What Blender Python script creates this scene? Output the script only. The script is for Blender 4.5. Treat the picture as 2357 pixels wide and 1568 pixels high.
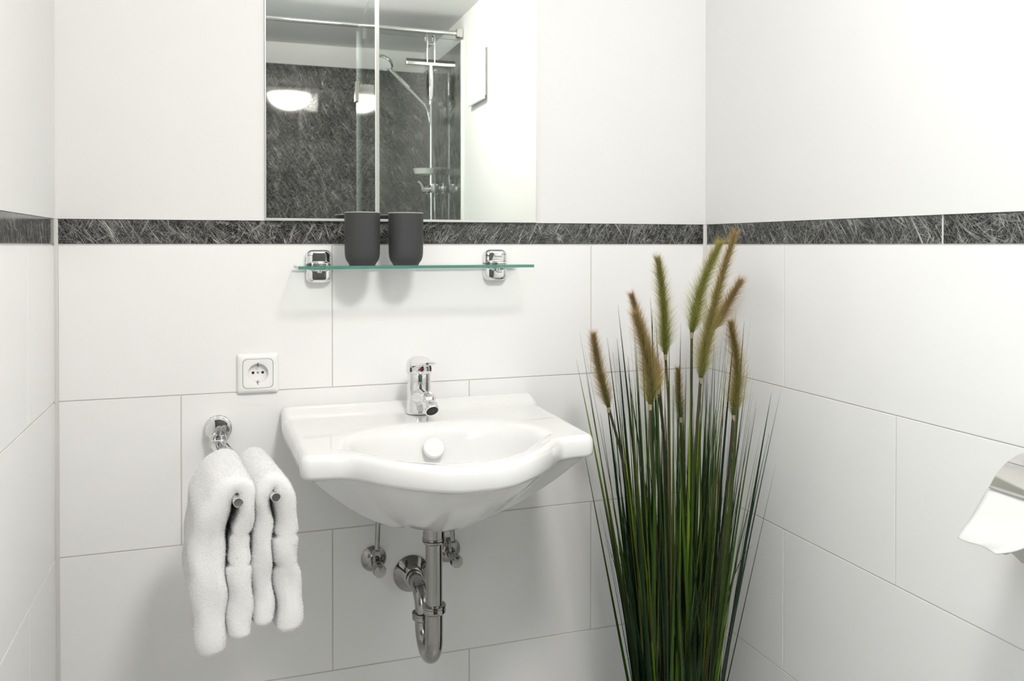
import bpy, bmesh, math, random
import numpy as np
from mathutils import Vector, Matrix

for o in list(bpy.data.objects): bpy.data.objects.remove(o)
scene = bpy.context.scene
COL = scene.collection
PI = math.pi
R = math.radians

# ------------------------------------------------------------------ camera
FPX, W, H = 1955.0, 2357.0, 1568.0
PITCH = R(0.5)
cam_d = bpy.data.cameras.new('camera')
cam = bpy.data.objects.new('camera', cam_d); COL.objects.link(cam)
cam.location = (0, -1.814, 1.2)
cam.rotation_euler = (PI/2 - PITCH, 0, -R(18.86))
cam_d.sensor_fit = 'HORIZONTAL'; cam_d.sensor_width = 36
cam_d.lens = 36*FPX/W
cam_d.shift_y = -(H/2 - (564 + FPX*math.tan(PITCH)))/W
cam_d.clip_start = 0.02
cam_d.dof.use_dof = True; cam_d.dof.focus_distance = 1.62; cam_d.dof.aperture_fstop = 9.0
scene.camera = cam
# ------------------------------------------------------------------ world, exposure
LAMP_STRENGTH = 90.0
world = bpy.data.worlds.new('world'); scene.world = world; world.use_nodes = True
bg = world.node_tree.nodes['Background']
bg.inputs['Color'].default_value = (0.82, 0.885, 1.0, 1); bg.inputs['Strength'].default_value = 7.5
vs = scene.view_settings
vs.view_transform = 'Standard'; vs.look = 'None'; vs.gamma = 1; vs.use_curve_mapping = False
vs.exposure = 0.17

# room measures
XL, XR = -0.302, 1.120          # side walls
YB = -3.06                      # rear wall (shower back)
YS = -2.217                     # plane of the shower screen
ZC = 2.32                       # ceiling
ZT, ZB = 1.2, 1.25              # top of tiles, top of border

# ------------------------------------------------------------------ materials
MATS = {}
def nmat(name):
    m = bpy.data.materials.new(name); m.use_nodes = True; MATS[name] = m
    nt = m.node_tree
    return m, nt, nt.nodes['Principled BSDF']
def simple(name, col, rough=0.5, metal=0.0, spec=0.5, bump=None, coat=0, sheen=0, var=None):
    m, nt, p = nmat(name)
    p.inputs['Base Color'].default_value = (*col, 1)
    p.inputs['Roughness'].default_value = rough; p.inputs['Metallic'].default_value = metal
    p.inputs['Specular IOR Level'].default_value = spec
    if coat: p.inputs['Coat Weight'].default_value = coat; p.inputs['Coat Roughness'].default_value = 0.03
    if sheen: p.inputs['Sheen Weight'].default_value = sheen; p.inputs['Sheen Roughness'].default_value = 0.5
    tc = nt.nodes.new('ShaderNodeTexCoord')
    if bump:
        n = nt.nodes.new('ShaderNodeTexNoise'); n.inputs['Scale'].default_value = bump[0]; n.inputs['Detail'].default_value = 3
        nt.links.new(tc.outputs['Object'], n.inputs['Vector'])
        b = nt.nodes.new('ShaderNodeBump'); b.inputs['Strength'].default_value = bump[1]; b.inputs['Distance'].default_value = bump[2]
        nt.links.new(n.outputs['Fac'], b.inputs['Height']); nt.links.new(b.outputs['Normal'], p.inputs['Normal'])
    if var:
        n = nt.nodes.new('ShaderNodeTexNoise'); n.inputs['Scale'].default_value = var[0]; n.inputs['Detail'].default_value = 4
        nt.links.new(tc.outputs['Object'], n.inputs['Vector'])
        mx = nt.nodes.new('ShaderNodeMix'); mx.data_type = 'RGBA'
        mx.inputs[6].default_value = (*[c*(1-var[1]) for c in col], 1); mx.inputs[7].default_value = (*[min(1, c*(1+var[1])) for c in col], 1)
        nt.links.new(n.outputs['Fac'], mx.inputs[0]); nt.links.new(mx.outputs[2], p.inputs['Base Color'])
    return m
def M(n): return MATS[n]

simple('plaster', (0.76, 0.76, 0.75), 0.7, bump=(160, 0.06, 0.002))
simple('tile', (0.885, 0.883, 0.875), 0.22, spec=0.35, bump=(3.0, 0.02, 0.004))
simple('grout', (0.62, 0.605, 0.57), 0.9, var=(60, 0.06))
simple('silicone', (0.66, 0.65, 0.625), 0.45)
simple('ceramic', (0.79, 0.79, 0.783), 0.06, spec=0.5, coat=0.4)
simple('chrome', (0.80, 0.80, 0.80), 0.05, metal=1.0)
simple('chrome_satin', (0.72, 0.715, 0.69), 0.07, metal=1.0)
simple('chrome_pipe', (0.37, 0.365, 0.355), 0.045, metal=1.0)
simple('aluminium', (0.86, 0.86, 0.84), 0.3, metal=0.6)
simple('mirror', (0.76, 0.762, 0.725), 0.004, metal=1.0)
simple('cup', (0.048, 0.048, 0.050), 0.55, spec=0.35, bump=(900, 0.04, 0.0005))
simple('cup_rim', (0.30, 0.30, 0.29), 0.5)
simple('white_plastic', (0.88, 0.88, 0.865), 0.18)
simple('hole', (0.006, 0.006, 0.006), 0.6)
simple('grey_plug', (0.32, 0.36, 0.40), 0.4)
simple('terry', (0.86, 0.86, 0.86), 0.95, spec=0.1, sheen=0.3, bump=(700, 0.5, 0.003))
simple('paper', (0.68, 0.68, 0.67), 0.9, spec=0.1, bump=(120, 0.15, 0.002))
simple('rubber', (0.03, 0.03, 0.03), 0.6)
simple('red_dot', (0.45, 0.02, 0.02), 0.3)
simple('blue_dot', (0.02, 0.03, 0.15), 0.3)
simple('stem', (0.05, 0.045, 0.018), 0.5)
simple('node_tape', (0.36, 0.28, 0.17), 0.7)
simple('pot', (0.05, 0.05, 0.052), 0.5)
simple('soil', (0.04, 0.028, 0.018), 0.95, bump=(120, 0.8, 0.01))
simple('wood_white', (0.82, 0.82, 0.80), 0.35)
simple('clear_plastic', (0.75, 0.77, 0.76), 0.1, spec=0.6)
# blades
for nm, c in (('blade_dark', (0.010, 0.030, 0.012)), ('blade_green', (0.036, 0.078, 0.008)), ('blade_lime', (0.16, 0.26, 0.018)),
              ('blade_olive', (0.060, 0.075, 0.016)), ('blade_tan', (0.27, 0.16, 0.060))):
    simple(nm, c, 0.42, spec=0.28, var=(25, 0.35))

def fiber_material(name, rough):
    """dark slab filled with a felt of pale fibres: contour lines of stretched noise, turned to several directions"""
    m, nt, p = nmat(name); N = nt.nodes; L = nt.links
    tc = N.new('ShaderNodeTexCoord'); oi = N.new('ShaderNodeObjectInfo')
    sep = N.new('ShaderNodeSeparateXYZ'); L.new(tc.outputs['Object'], sep.inputs[0])
    fl1 = N.new('ShaderNodeMath'); fl1.operation = 'MULTIPLY_ADD'; fl1.inputs[1].default_value = -2; fl1.inputs[2].default_value = 1; L.new(oi.outputs['Object Index'], fl1.inputs[0])
    fl2 = N.new('ShaderNodeMath'); fl2.operation = 'MULTIPLY'; L.new(sep.outputs[0], fl2.inputs[0]); L.new(fl1.outputs[0], fl2.inputs[1])
    comb = N.new('ShaderNodeCombineXYZ'); L.new(fl2.outputs[0], comb.inputs[0]); L.new(sep.outputs[2], comb.inputs[1])
    off = N.new('ShaderNodeMath'); off.operation = 'MULTIPLY'; off.inputs[1].default_value = 7.0
    L.new(oi.outputs['Random'], off.inputs[0]); L.new(off.outputs[0], comb.inputs[2])
    warp = N.new('ShaderNodeTexNoise'); warp.inputs['Scale'].default_value = 7; warp.inputs['Detail'].default_value = 1
    L.new(comb.outputs[0], warp.inputs['Vector'])
    sub = N.new('ShaderNodeVectorMath'); sub.operation = 'SUBTRACT'; sub.inputs[1].default_value = (.5, .5, .5); L.new(warp.outputs['Color'], sub.inputs[0])
    sc = N.new('ShaderNodeVectorMath'); sc.operation = 'MULTIPLY'; sc.inputs[1].default_value = (.035, .035, 0); L.new(sub.outputs[0], sc.inputs[0])
    add = N.new('ShaderNodeVectorMath'); add.operation = 'ADD'; L.new(comb.outputs[0], add.inputs[0]); L.new(sc.outputs[0], add.inputs[1])
    acc = None
    #         angle, cross freq, along freq, width, strength, patch threshold
    layers = [(62, 190, 5, .026, .55, .46), (55, 230, 8, .030, .44, .44), (70, 150, 4, .013, .9, .56), (35, 200, 12, .032, .34, .47), (-35, 190, 11, .030, .36, .47),
              (8, 210, 14, .032, .28, .46), (95, 210, 13, .032, .28, .46), (-62, 170, 8, .024, .45, .51), (48, 140, 4, .011, .85, .58),
              (20, 420, 60, .08, .13, .2), (112, 420, 60, .08, .13, .2)]
    for i, (a, fc, fa, wd, st, pt) in enumerate(layers):
        mp = N.new('ShaderNodeMapping'); mp.vector_type = 'POINT'
        mp.inputs['Rotation'].default_value = (0, 0, R(-a)); mp.inputs['Location'].default_value = (i*3.1, i*1.7, i*0.9)
        L.new(add.outputs[0], mp.inputs['Vector'])
        m2 = N.new('ShaderNodeMapping'); m2.inputs['Scale'].default_value = (fa, fc, 1.0); L.new(mp.outputs[0], m2.inputs['Vector'])
        n = N.new('ShaderNodeTexNoise'); n.inputs['Scale'].default_value = 1.0; n.inputs['Detail'].default_value = 0.0
        L.new(m2.outputs[0], n.inputs['Vector'])
        d = N.new('ShaderNodeMath'); d.operation = 'SUBTRACT'; d.inputs[1].default_value = .5; L.new(n.outputs['Fac'], d.inputs[0])
        ab = N.new('ShaderNodeMath'); ab.operation = 'ABSOLUTE'; L.new(d.outputs[0], ab.inputs[0])
        mr = N.new('ShaderNodeMapRange'); mr.inputs[1].default_value = 0; mr.inputs[2].default_value = wd
        mr.inputs[3].default_value = st; mr.inputs[4].default_value = 0; L.new(ab.outputs[0], mr.inputs[0])
        m3 = N.new('ShaderNodeMapping'); m3.inputs['Scale'].default_value = (max(12, fa*2.2), fc*.45, 1.0); m3.inputs['Location'].default_value = (5.3, 2.2, 1.1); L.new(mp.outputs[0], m3.inputs['Vector'])
        pn = N.new('ShaderNodeTexNoise'); pn.inputs['Scale'].default_value = 1.0; pn.inputs['Detail'].default_value = 0.0; L.new(m3.outputs[0], pn.inputs['Vector'])
        pm = N.new('ShaderNodeMapRange'); pm.inputs[1].default_value = pt-.05; pm.inputs[2].default_value = pt+.08; pm.inputs[3].default_value = 0; pm.inputs[4].default_value = 1
        L.new(pn.outputs['Fac'], pm.inputs[0])
        pmul = N.new('ShaderNodeMath'); pmul.operation = 'MULTIPLY'; L.new(mr.outputs[0], pmul.inputs[0]); L.new(pm.outputs[0], pmul.inputs[1])
        if acc is None: acc = pmul.outputs[0]
        else:
            mxn = N.new('ShaderNodeMath'); mxn.operation = 'MAXIMUM' if i < 9 else 'ADD'
            L.new(acc, mxn.inputs[0]); L.new(pmul.outputs[0], mxn.inputs[1]); acc = mxn.outputs[0]
    cl = N.new('ShaderNodeTexNoise'); cl.inputs['Scale'].default_value = 14; L.new(add.outputs[0], cl.inputs['Vector'])
    clm = N.new('ShaderNodeMapRange'); clm.inputs[1].default_value = .3; clm.inputs[2].default_value = .7; clm.inputs[3].default_value = .6; clm.inputs[4].default_value = 1.15
    L.new(cl.outputs['Fac'], clm.inputs[0])
    ml = N.new('ShaderNodeMath'); ml.operation = 'MULTIPLY'; ml.use_clamp = True; L.new(acc, ml.inputs[0]); L.new(clm.outputs[0], ml.inputs[1])
    mx = N.new('ShaderNodeMix'); mx.data_type = 'RGBA'; L.new(ml.outputs[0], mx.inputs[0])
    mx.inputs[6].default_value = (0.012, 0.0125, 0.013, 1); mx.inputs[7].default_value = (0.66, 0.66, 0.63, 1)
    L.new(mx.outputs[2], p.inputs['Base Color'])
    p.inputs['Roughness'].default_value = rough; p.inputs['Specular IOR Level'].default_value = 0.5
    return m
fiber_material('fiber_border', 0.12)
fiber_material('fiber_panel', 0.055)

def glass_material(name, tint, refl=0.04):
    m = bpy.data.materials.new(name); m.use_nodes = True; MATS[name] = m
    nt = m.node_tree; N = nt.nodes; L = nt.links
    N.remove(N['Principled BSDF']); out = N['Material Output']
    tr = N.new('ShaderNodeBsdfTransparent'); tr.inputs[0].default_value = (*tint, 1)
    gl = N.new('ShaderNodeBsdfGlossy'); gl.inputs['Roughness'].default_value = 0.0; gl.inputs[0].default_value = (1, 1, 1, 1)
    lw = N.new('ShaderNodeLayerWeight'); lw.inputs['Blend'].default_value = 0.5
    pw = N.new('ShaderNodeMath'); pw.operation = 'POWER'; pw.inputs[1].default_value = 5; L.new(lw.outputs['Facing'], pw.inputs[0])
    ma = N.new('ShaderNodeMath'); ma.operation = 'MULTIPLY_ADD'; ma.inputs[1].default_value = 1-refl; ma.inputs[2].default_value = refl; L.new(pw.outputs[0], ma.inputs[0])
    mix = N.new('ShaderNodeMixShader'); L.new(ma.outputs[0], mix.inputs[0]); L.new(tr.outputs[0], mix.inputs[1]); L.new(gl.outputs[0], mix.inputs[2])
    L.new(mix.outputs[0], out.inputs['Surface'])
    return m
glass_material('shower_glass', (0.93, 0.955, 0.935))
glass_material('shelf_glass', (0.945, 0.975, 0.96))
simple('glass_edge', (0.085, 0.25, 0.205), 0.12, spec=0.6)
simple('glass_edge_pale', (0.45, 0.52, 0.49), 0.15, spec=0.6)

m, nt, p = nmat('lamp_glass')
p.inputs['Base Color'].default_value = (0.9, 0.9, 0.88, 1); p.inputs['Roughness'].default_value = 0.25
p.inputs['Emission Color'].default_value = (1.0, 0.952, 0.908, 1); p.inputs['Emission Strength'].default_value = LAMP_STRENGTH

m, nt, p = nmat('bristle')
at = nt.nodes.new('ShaderNodeAttribute'); at.attribute_name = 'tone'
nt.links.new(at.outputs['Color'], p.inputs['Base Color']); p.inputs['Roughness'].default_value = 0.7
p.inputs['Specular IOR Level'].default_value = 0.2

m, nt, p = nmat('floor_tile')
br = nt.nodes.new('ShaderNodeTexBrick'); tc = nt.nodes.new('ShaderNodeTexCoord')
nt.links.new(tc.outputs['Object'], br.inputs['Vector'])
br.inputs['Color1'].default_value = (0.50, 0.50, 0.49, 1); br.inputs['Color2'].default_value = (0.53, 0.53, 0.52, 1); br.inputs['Mortar'].default_value = (0.3, 0.3, 0.29, 1)
br.inputs['Scale'].default_value = 1.0; br.inputs['Brick Width'].default_value = 0.6; br.inputs['Row Height'].default_value = 0.3; br.inputs['Mortar Size'].default_value = 0.003
nt.links.new(br.outputs['Color'], p.inputs['Base Color']); p.inputs['Roughness'].default_value = 0.35

# ------------------------------------------------------------------ helpers
def link(name, me, mats=None, parent=None, loc=(0, 0, 0), rot=(0, 0, 0), smooth=None):
    if mats and not me.materials:
        for mm in (mats if isinstance(mats, (list, tuple)) else [mats]): me.materials.append(M(mm))
    o = bpy.data.objects.new(name, me); COL.objects.link(o)
    o.location = loc; o.rotation_euler = rot
    if parent: o.parent = parent
    if smooth is not None:
        me.polygons.foreach_set('use_smooth', [True]*len(me.polygons))
        if smooth < 179: me.set_sharp_from_angle(angle=R(smooth))
    return o
def tag(o, label, cat, group=None):
    o['label'] = label; o['category'] = cat
    if group: o['group'] = group
    return o
def thing(name, loc, label, cat, group=None, rotz=0):
    o = bpy.data.objects.new(name, None); COL.objects.link(o); o.location = loc; o.rotation_euler = (0, 0, rotz)
    o.empty_display_size = 0.05
    return tag(o, label, cat, group)
def struct(o): o['kind'] = 'structure'; return o
def me_from(name, V, F):
    me = bpy.data.meshes.new(name); me.from_pydata([tuple(map(float, v)) for v in V], [], F); me.update(); return me
def box_me(name, x0, x1, y0, y1, z0, z1, bev=0, seg=2):
    bm = bmesh.new(); add_box(bm, x0, x1, y0, y1, z0, z1)
    if bev: bmesh.ops.bevel(bm, geom=bm.edges[:], offset=bev, segments=seg, affect='EDGES', profile=.5)
    me = bpy.data.meshes.new(name); bm.to_mesh(me); bm.free(); return me
def add_box(bm, x0, x1, y0, y1, z0, z1, mi=0):
    v = [bm.verts.new(c) for c in ((x0,y0,z0),(x1,y0,z0),(x1,y1,z0),(x0,y1,z0),(x0,y0,z1),(x1,y0,z1),(x1,y1,z1),(x0,y1,z1))]
    for f in ((3,2,1,0),(4,5,6,7),(0,1,5,4),(1,2,6,5),(2,3,7,6),(3,0,4,7)):
        fc = bm.faces.new([v[i] for i in f]); fc.material_index = mi
def boxes_me(name, lst):
    bm = bmesh.new()
    for b in lst: add_box(bm, *b)
    me = bpy.data.meshes.new(name); bm.to_mesh(me); bm.free(); return me
def loft(name, rings, cap0=True, cap1=True, closed=True):
    n = len(rings[0]); V = [p for r in rings for p in r]; F = []
    for i in range(len(rings)-1):
        for j in range(n if closed else n-1):
            k = (j+1) % n
            F.append((i*n+j, i*n+k, (i+1)*n+k, (i+1)*n+j))
    if cap0: F.append(tuple(reversed(range(n))))
    if cap1: F.append(tuple((len(rings)-1)*n+j for j in range(n)))
    me = me_from(name, V, F)
    bm = bmesh.new(); bm.from_mesh(me); bmesh.ops.recalc_face_normals(bm, faces=bm.faces[:]); bm.to_mesh(me); bm.free()
    return me
def lathe(name, prof, n=40, axis='Z', center=(0, 0, 0), mat3=None, cap0=True, cap1=True):
    """prof: list of (radius, height along axis)"""
    rings = []
    c = Vector(center)
    for r, h in prof:
        ring = []
        for j in range(n):
            a = 2*PI*j/n; p = Vector((r*math.cos(a), r*math.sin(a), h))
            if axis == 'Y': p = Vector((p.x, -p.z, p.y))       # axis points to -Y (out of the back wall)
            elif axis == 'X': p = Vector((-p.z, p.x, p.y))     # axis points to -X (out of the right wall)
            if mat3 is not None: p = mat3 @ p
            ring.append(p + c)
        rings.append(ring)
    return loft(name, rings, cap0, cap1)
def axis_mat(d):
    return Vector((0, 0, 1)).rotation_difference(Vector(d).normalized()).to_matrix()
def catmull(pts, n):
    pts = [np.array(p, float) for p in pts]; P = [2*pts[0]-pts[1]] + pts + [2*pts[-1]-pts[-2]]
    out = []
    for i in range(1, len(P)-2):
        for k in range(n):
            t = k/n; a, b, c, d = P[i-1], P[i], P[i+1], P[i+2]
            out.append(.5*((2*b)+(-a+c)*t+(2*a-5*b+4*c-d)*t*t+(-a+3*b-3*c+d)*t**3))
    out.append(pts[-1]); return out
def tube(name, pts, rad, n=20, cap=True):
    pts = [Vector(p) for p in pts]; m = len(pts)
    rads = rad if isinstance(rad, (list, tuple)) else [rad]*m
    rings = []; t0 = (pts[1]-pts[0]).normalized()
    u = t0.orthogonal().normalized()
    for i in range(m):
        t = (pts[min(i+1, m-1)]-pts[max(i-1, 0)]).normalized()
        u = (u - t*u.dot(t)).normalized(); v = t.cross(u)
        rings.append([pts[i] + (u*math.cos(2*PI*j/n)+v*math.sin(2*PI*j/n))*rads[i] for j in range(n)])
    return loft(name, rings, cap, cap)
def rrect(w, h, r, n=8):
    """rounded rectangle, ccw, r may be 4 radii (++, -+, --, +-)"""
    rs = r if isinstance(r, (list, tuple)) else [r]*4
    out = []
    for q, (sx, sz) in enumerate(((1, 1), (-1, 1), (-1, -1), (1, -1))):
        rr = rs[q]; cx_, cz = sx*(w/2-rr), sz*(h/2-rr)
        for k in range(n+1):
            a = PI/2*q + PI/2*k/n
            out.append((cx_+rr*math.cos(a), cz+rr*math.sin(a)))
    return out
def circ_like(ring, r):
    """circle points matching the angular order of a ring"""
    n = len(ring); a0 = math.atan2(ring[0][1], ring[0][0])
    return [(r*math.cos(math.atan2(z, x)), r*math.sin(math.atan2(z, x))) for x, z in ring]
def by_angle(poly, n):
    P = np.array(poly); out = []
    for i in range(n):
        th = 2*PI*(i+.5)/n; d = np.array((math.cos(th), math.sin(th))); e = np.roll(P, -1, 0)-P
        den = d[0]*e[:, 1]-d[1]*e[:, 0]; den[np.abs(den) < 1e-12] = 1e-12
        t = (P[:, 0]*e[:, 1]-P[:, 1]*e[:, 0])/den; q = (P[:, 0]*d[1]-P[:, 1]*d[0])/den
        ok = (t > 0) & (q >= -1e-6) & (q <= 1+1e-6); out.append(tuple(d*t[ok].max()))
    return out
def on_back(ring2, y): return [(x, y, z) for x, z in ring2]
def sstep(a, b, x):
    t = min(1, max(0, (x-a)/(b-a))); return t*t*(3-2*t)
def scatter_tris(V, F, n, rng):
    V = np.array(V); T = []
    for f in F:
        for k in range(1, len(f)-1): T.append((f[0], f[k], f[k+1]))
    T = np.array(T); a, b, c = V[T[:, 0]], V[T[:, 1]], V[T[:, 2]]
    cr = np.cross(b-a, c-a); ar = np.linalg.norm(cr, axis=1); idx = rng.choice(len(T), n, p=ar/ar.sum())
    u, v = rng.random(n), rng.random(n); fl = u+v > 1; u[fl], v[fl] = 1-u[fl], 1-v[fl]
    P = a[idx]+(b-a)[idx]*u[:, None]+(c-a)[idx]*v[:, None]
    return P, cr[idx]/np.maximum(ar[idx], 1e-12)[:, None]
def spike_mesh(name, P, D, width, rng, mid=None):
    """one slim triangle per fibre from P along D"""
    n = len(P); r = rng.normal(size=(n, 3)); s = np.cross(D, r); s /= np.maximum(np.linalg.norm(s, axis=1), 1e-9)[:, None]
    s *= width/2
    V = np.empty((n*3, 3)); V[0::3] = P-s; V[1::3] = P+s; V[2::3] = P+D
    me = bpy.data.meshes.new(name); me.vertices.add(n*3); me.vertices.foreach_set('co', V.ravel())
    me.loops.add(n*3); me.loops.foreach_set('vertex_index', np.arange(n*3, dtype=np.int32))
    me.polygons.add(n); me.polygons.foreach_set('loop_start', np.arange(0, n*3, 3, dtype=np.int32))
    me.polygons.foreach_set('loop_total', np.full(n, 3, dtype=np.int32)); me.update(calc_edges=True); me.validate()
    return me

# ================================================================== the room
fl = struct(link('floor', box_me('floor', XL-.15, XR+.15, YB-.15, .15, -.1, 0), 'floor_tile'))
ce = struct(link('ceiling', box_me('ceiling', XL-.15, XR+.15, YB-.15, .15, ZC, ZC+.1), 'plaster'))
# walls: recessed grout bed below, plaster standing 2 mm proud of the tiles above the border
G = 0.0011
def wall(name, lst, mats):
    return struct(link(name, boxes_me(name, lst), mats))
wb = wall('wall_back', [(XL-.15, XR+.15, G, .12, 0, ZB, 1), (XL-.15, XR+.15, -.002, .12, ZB, ZC, 0)], ['plaster', 'grout'])
wr = wall('wall_right', [(XR+G, XR+.12, YS, G, 0, ZB, 1), (XR-.002, XR+.12, YS, -.002, ZB, ZC, 0), (XR, XR+.12, YB, YS, 0, ZC, 0)], ['plaster', 'grout'])
DY0, DY1, DZ0, DZ = -1.30, -2.15, 1.30, 2.12    # window in the left wall, beside and behind the camera
wl = wall('wall_left', [(XL-.12, XL-G, DY0, G, 0, ZB, 1), (XL-.12, XL-.002+.004, DY0, -.002, ZB, ZC, 0), (XL-.12, XL+.002, DY1, DY0, DZ, ZC, 0),
                        (XL-.12, XL-G, DY1, DY0, 0, DZ0, 1), (XL-.12, XL+.002, YB, DY1, 0, ZC, 0)], ['plaster', 'grout'])
wre = wall('wall_rear', [(XL-.15, XR+.15, YB-.12, YB, 0, ZC, 0)], ['plaster'])

J = 0.0024
tile_cache = {}
def piece(name, parent, wallname, a0, a1, z0, z1, mat, thick=.008, proud=0.0, tilt=0.0, bev=.0004):
    """one wall tile; a runs along the wall (x on the back wall, y on the side walls)"""
    w, h = a1-a0, z1-z0
    key = (round(w, 4), round(h, 4), mat, thick)
    if key not in tile_cache:
        me = box_me(name, -w/2, w/2, 0, thick, -h/2, h/2, bev, 1); me.materials.append(M(mat)); tile_cache[key] = me
    ac, zc = (a0+a1)/2, (z0+z1)/2
    if wallname == 'back': loc, rz = (ac, -proud, zc), 0
    elif wallname == 'right': loc, rz = (XR-proud, ac, zc), -PI/2
    elif wallname == 'left': loc, rz = (XL+proud, ac, zc), PI/2
    else: loc, rz = (ac, YB+proud, zc), PI
    o = link(name, tile_cache[key], None, parent, loc, (tilt, 0, rz)); return o
random.seed(4)
def tile_rows(parent, wallname, lo, hi, joints):
    for r, js in enumerate(joints):
        z1 = ZT - .3*r; z0 = z1-.3
        e = [lo]+[j for j in js if lo+.004 < j < hi-.004]+[hi]
        for a, b in zip(e[:-1], e[1:]):
            piece('tile', parent, wallname, a+J/2, b-J/2, z0+J/2, z1-J/2, 'tile', tilt=random.uniform(-.0012, .0012))
SG = .005
odd = [.2196-.596*k for k in (2, 1, 0)]+[.8145]; even = [-.078-.597, -.078, .519, 1.116]
tile_rows(wb, 'back', XL+SG, XR-SG, [odd, even, odd, even])
ra = [-.3075-.6*k for k in (3, 2, 1, 0)]; rb = [-.622-.6*k for k in (2, 1, 0)]
tile_rows(wr, 'right', YS+.004, -SG, [ra, rb, ra, rb])
tile_rows(wl, 'left', DY1+.004, -SG, [[-.235-.6*k for k in (3, 2, 1, 0)], [-.535-.6*k for k in (2, 1, 0)]]*2)
def border(parent, wallname, edges):
    for i, (a, b) in enumerate(zip(edges[:-1], edges[1:])):
        o = piece('border_tile', parent, wallname, a+.0022, b-.0022, ZT+.0022, ZB-.0005, 'fiber_border', bev=.0004)
        o.pass_index = 0 if wallname == 'back' and i == 1 else 1    # run of the fibres
border(wb, 'back', [XL+SG-.001, .2845, XR-SG+.001])
border(wr, 'right', [YS+.004, -1.44, -.722, -SG+.001])
border(wl, 'left', [DY1+.004, -1.44, -.72, -SG+.001])
# corner seals
def cove(name, x, sx, col):
    s = .0062
    ring = lambda z: [(x, 0, z), (x+sx*s, 0, z), (x+sx*s*.38, -s*.38, z), (x, -s, z)]
    struct(link(name, loft(name, [ring(0.002), ring(ZB)]), col))
cove('trim_1', XL, 1, 'silicone'); cove('trim_2', XR, -1, 'silicone')

# shower wall panels (dark, glossy, fibre filled) as pieces of the walls
piece('shower_panel', wre, 'rear', XL+.012, .5298, .05, 2.2, 'fiber_panel', thick=.008, proud=.009)
piece('shower_panel', wre, 'rear', .5302, XR-.001, .05, 2.2, 'fiber_panel', thick=.008, proud=.009)
piece('shower_panel', wr, 'right', YB+.010, YS-.003, .05, 2.2, 'fiber_panel', thick=.008, proud=.009)
piece('shower_panel', wl, 'left', YB+.010, YS-.003, .05, 2.2, 'fiber_panel', thick=.008, proud=.012)
o = link('trim_3', box_me('trim_3', XR-.014, XR-.0005, YS-.002, YS+.010, .05, 2.2), 'aluminium'); struct(o)

# window: frame set in the reveal, mullion, sill, pane
wy = (DY0+DY1)/2; ww = (DY0-DY1)/2; xo = XL-.075
wn = struct(link('window_1', boxes_me('window_1', [(xo-.03, xo+.03, DY1, DY1+.05, DZ0, DZ), (xo-.03, xo+.03, DY0-.05, DY0, DZ0, DZ),
     (xo-.03, xo+.03, DY1+.05, DY0-.05, DZ0, DZ0+.05), (xo-.03, xo+.03, DY1+.05, DY0-.05, DZ-.05, DZ), (xo-.03, xo+.03, wy-.025, wy+.025, DZ0+.05, DZ-.05)]), 'wood_white'))
link('sill', box_me('sill', XL-.045, XL+.02, DY1-.02, DY0+.02, DZ0-.0005, DZ0+.018, .003, 2), 'wood_white', wn)
for sy in (-1, 1):
    y0, y1 = sorted((wy+sy*.025, wy+sy*(ww-.05)))
    link('pane', box_me('pane', xo-.003, xo+.003, y0, y1, DZ0+.05, DZ-.05), 'shower_glass', wn)

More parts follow.
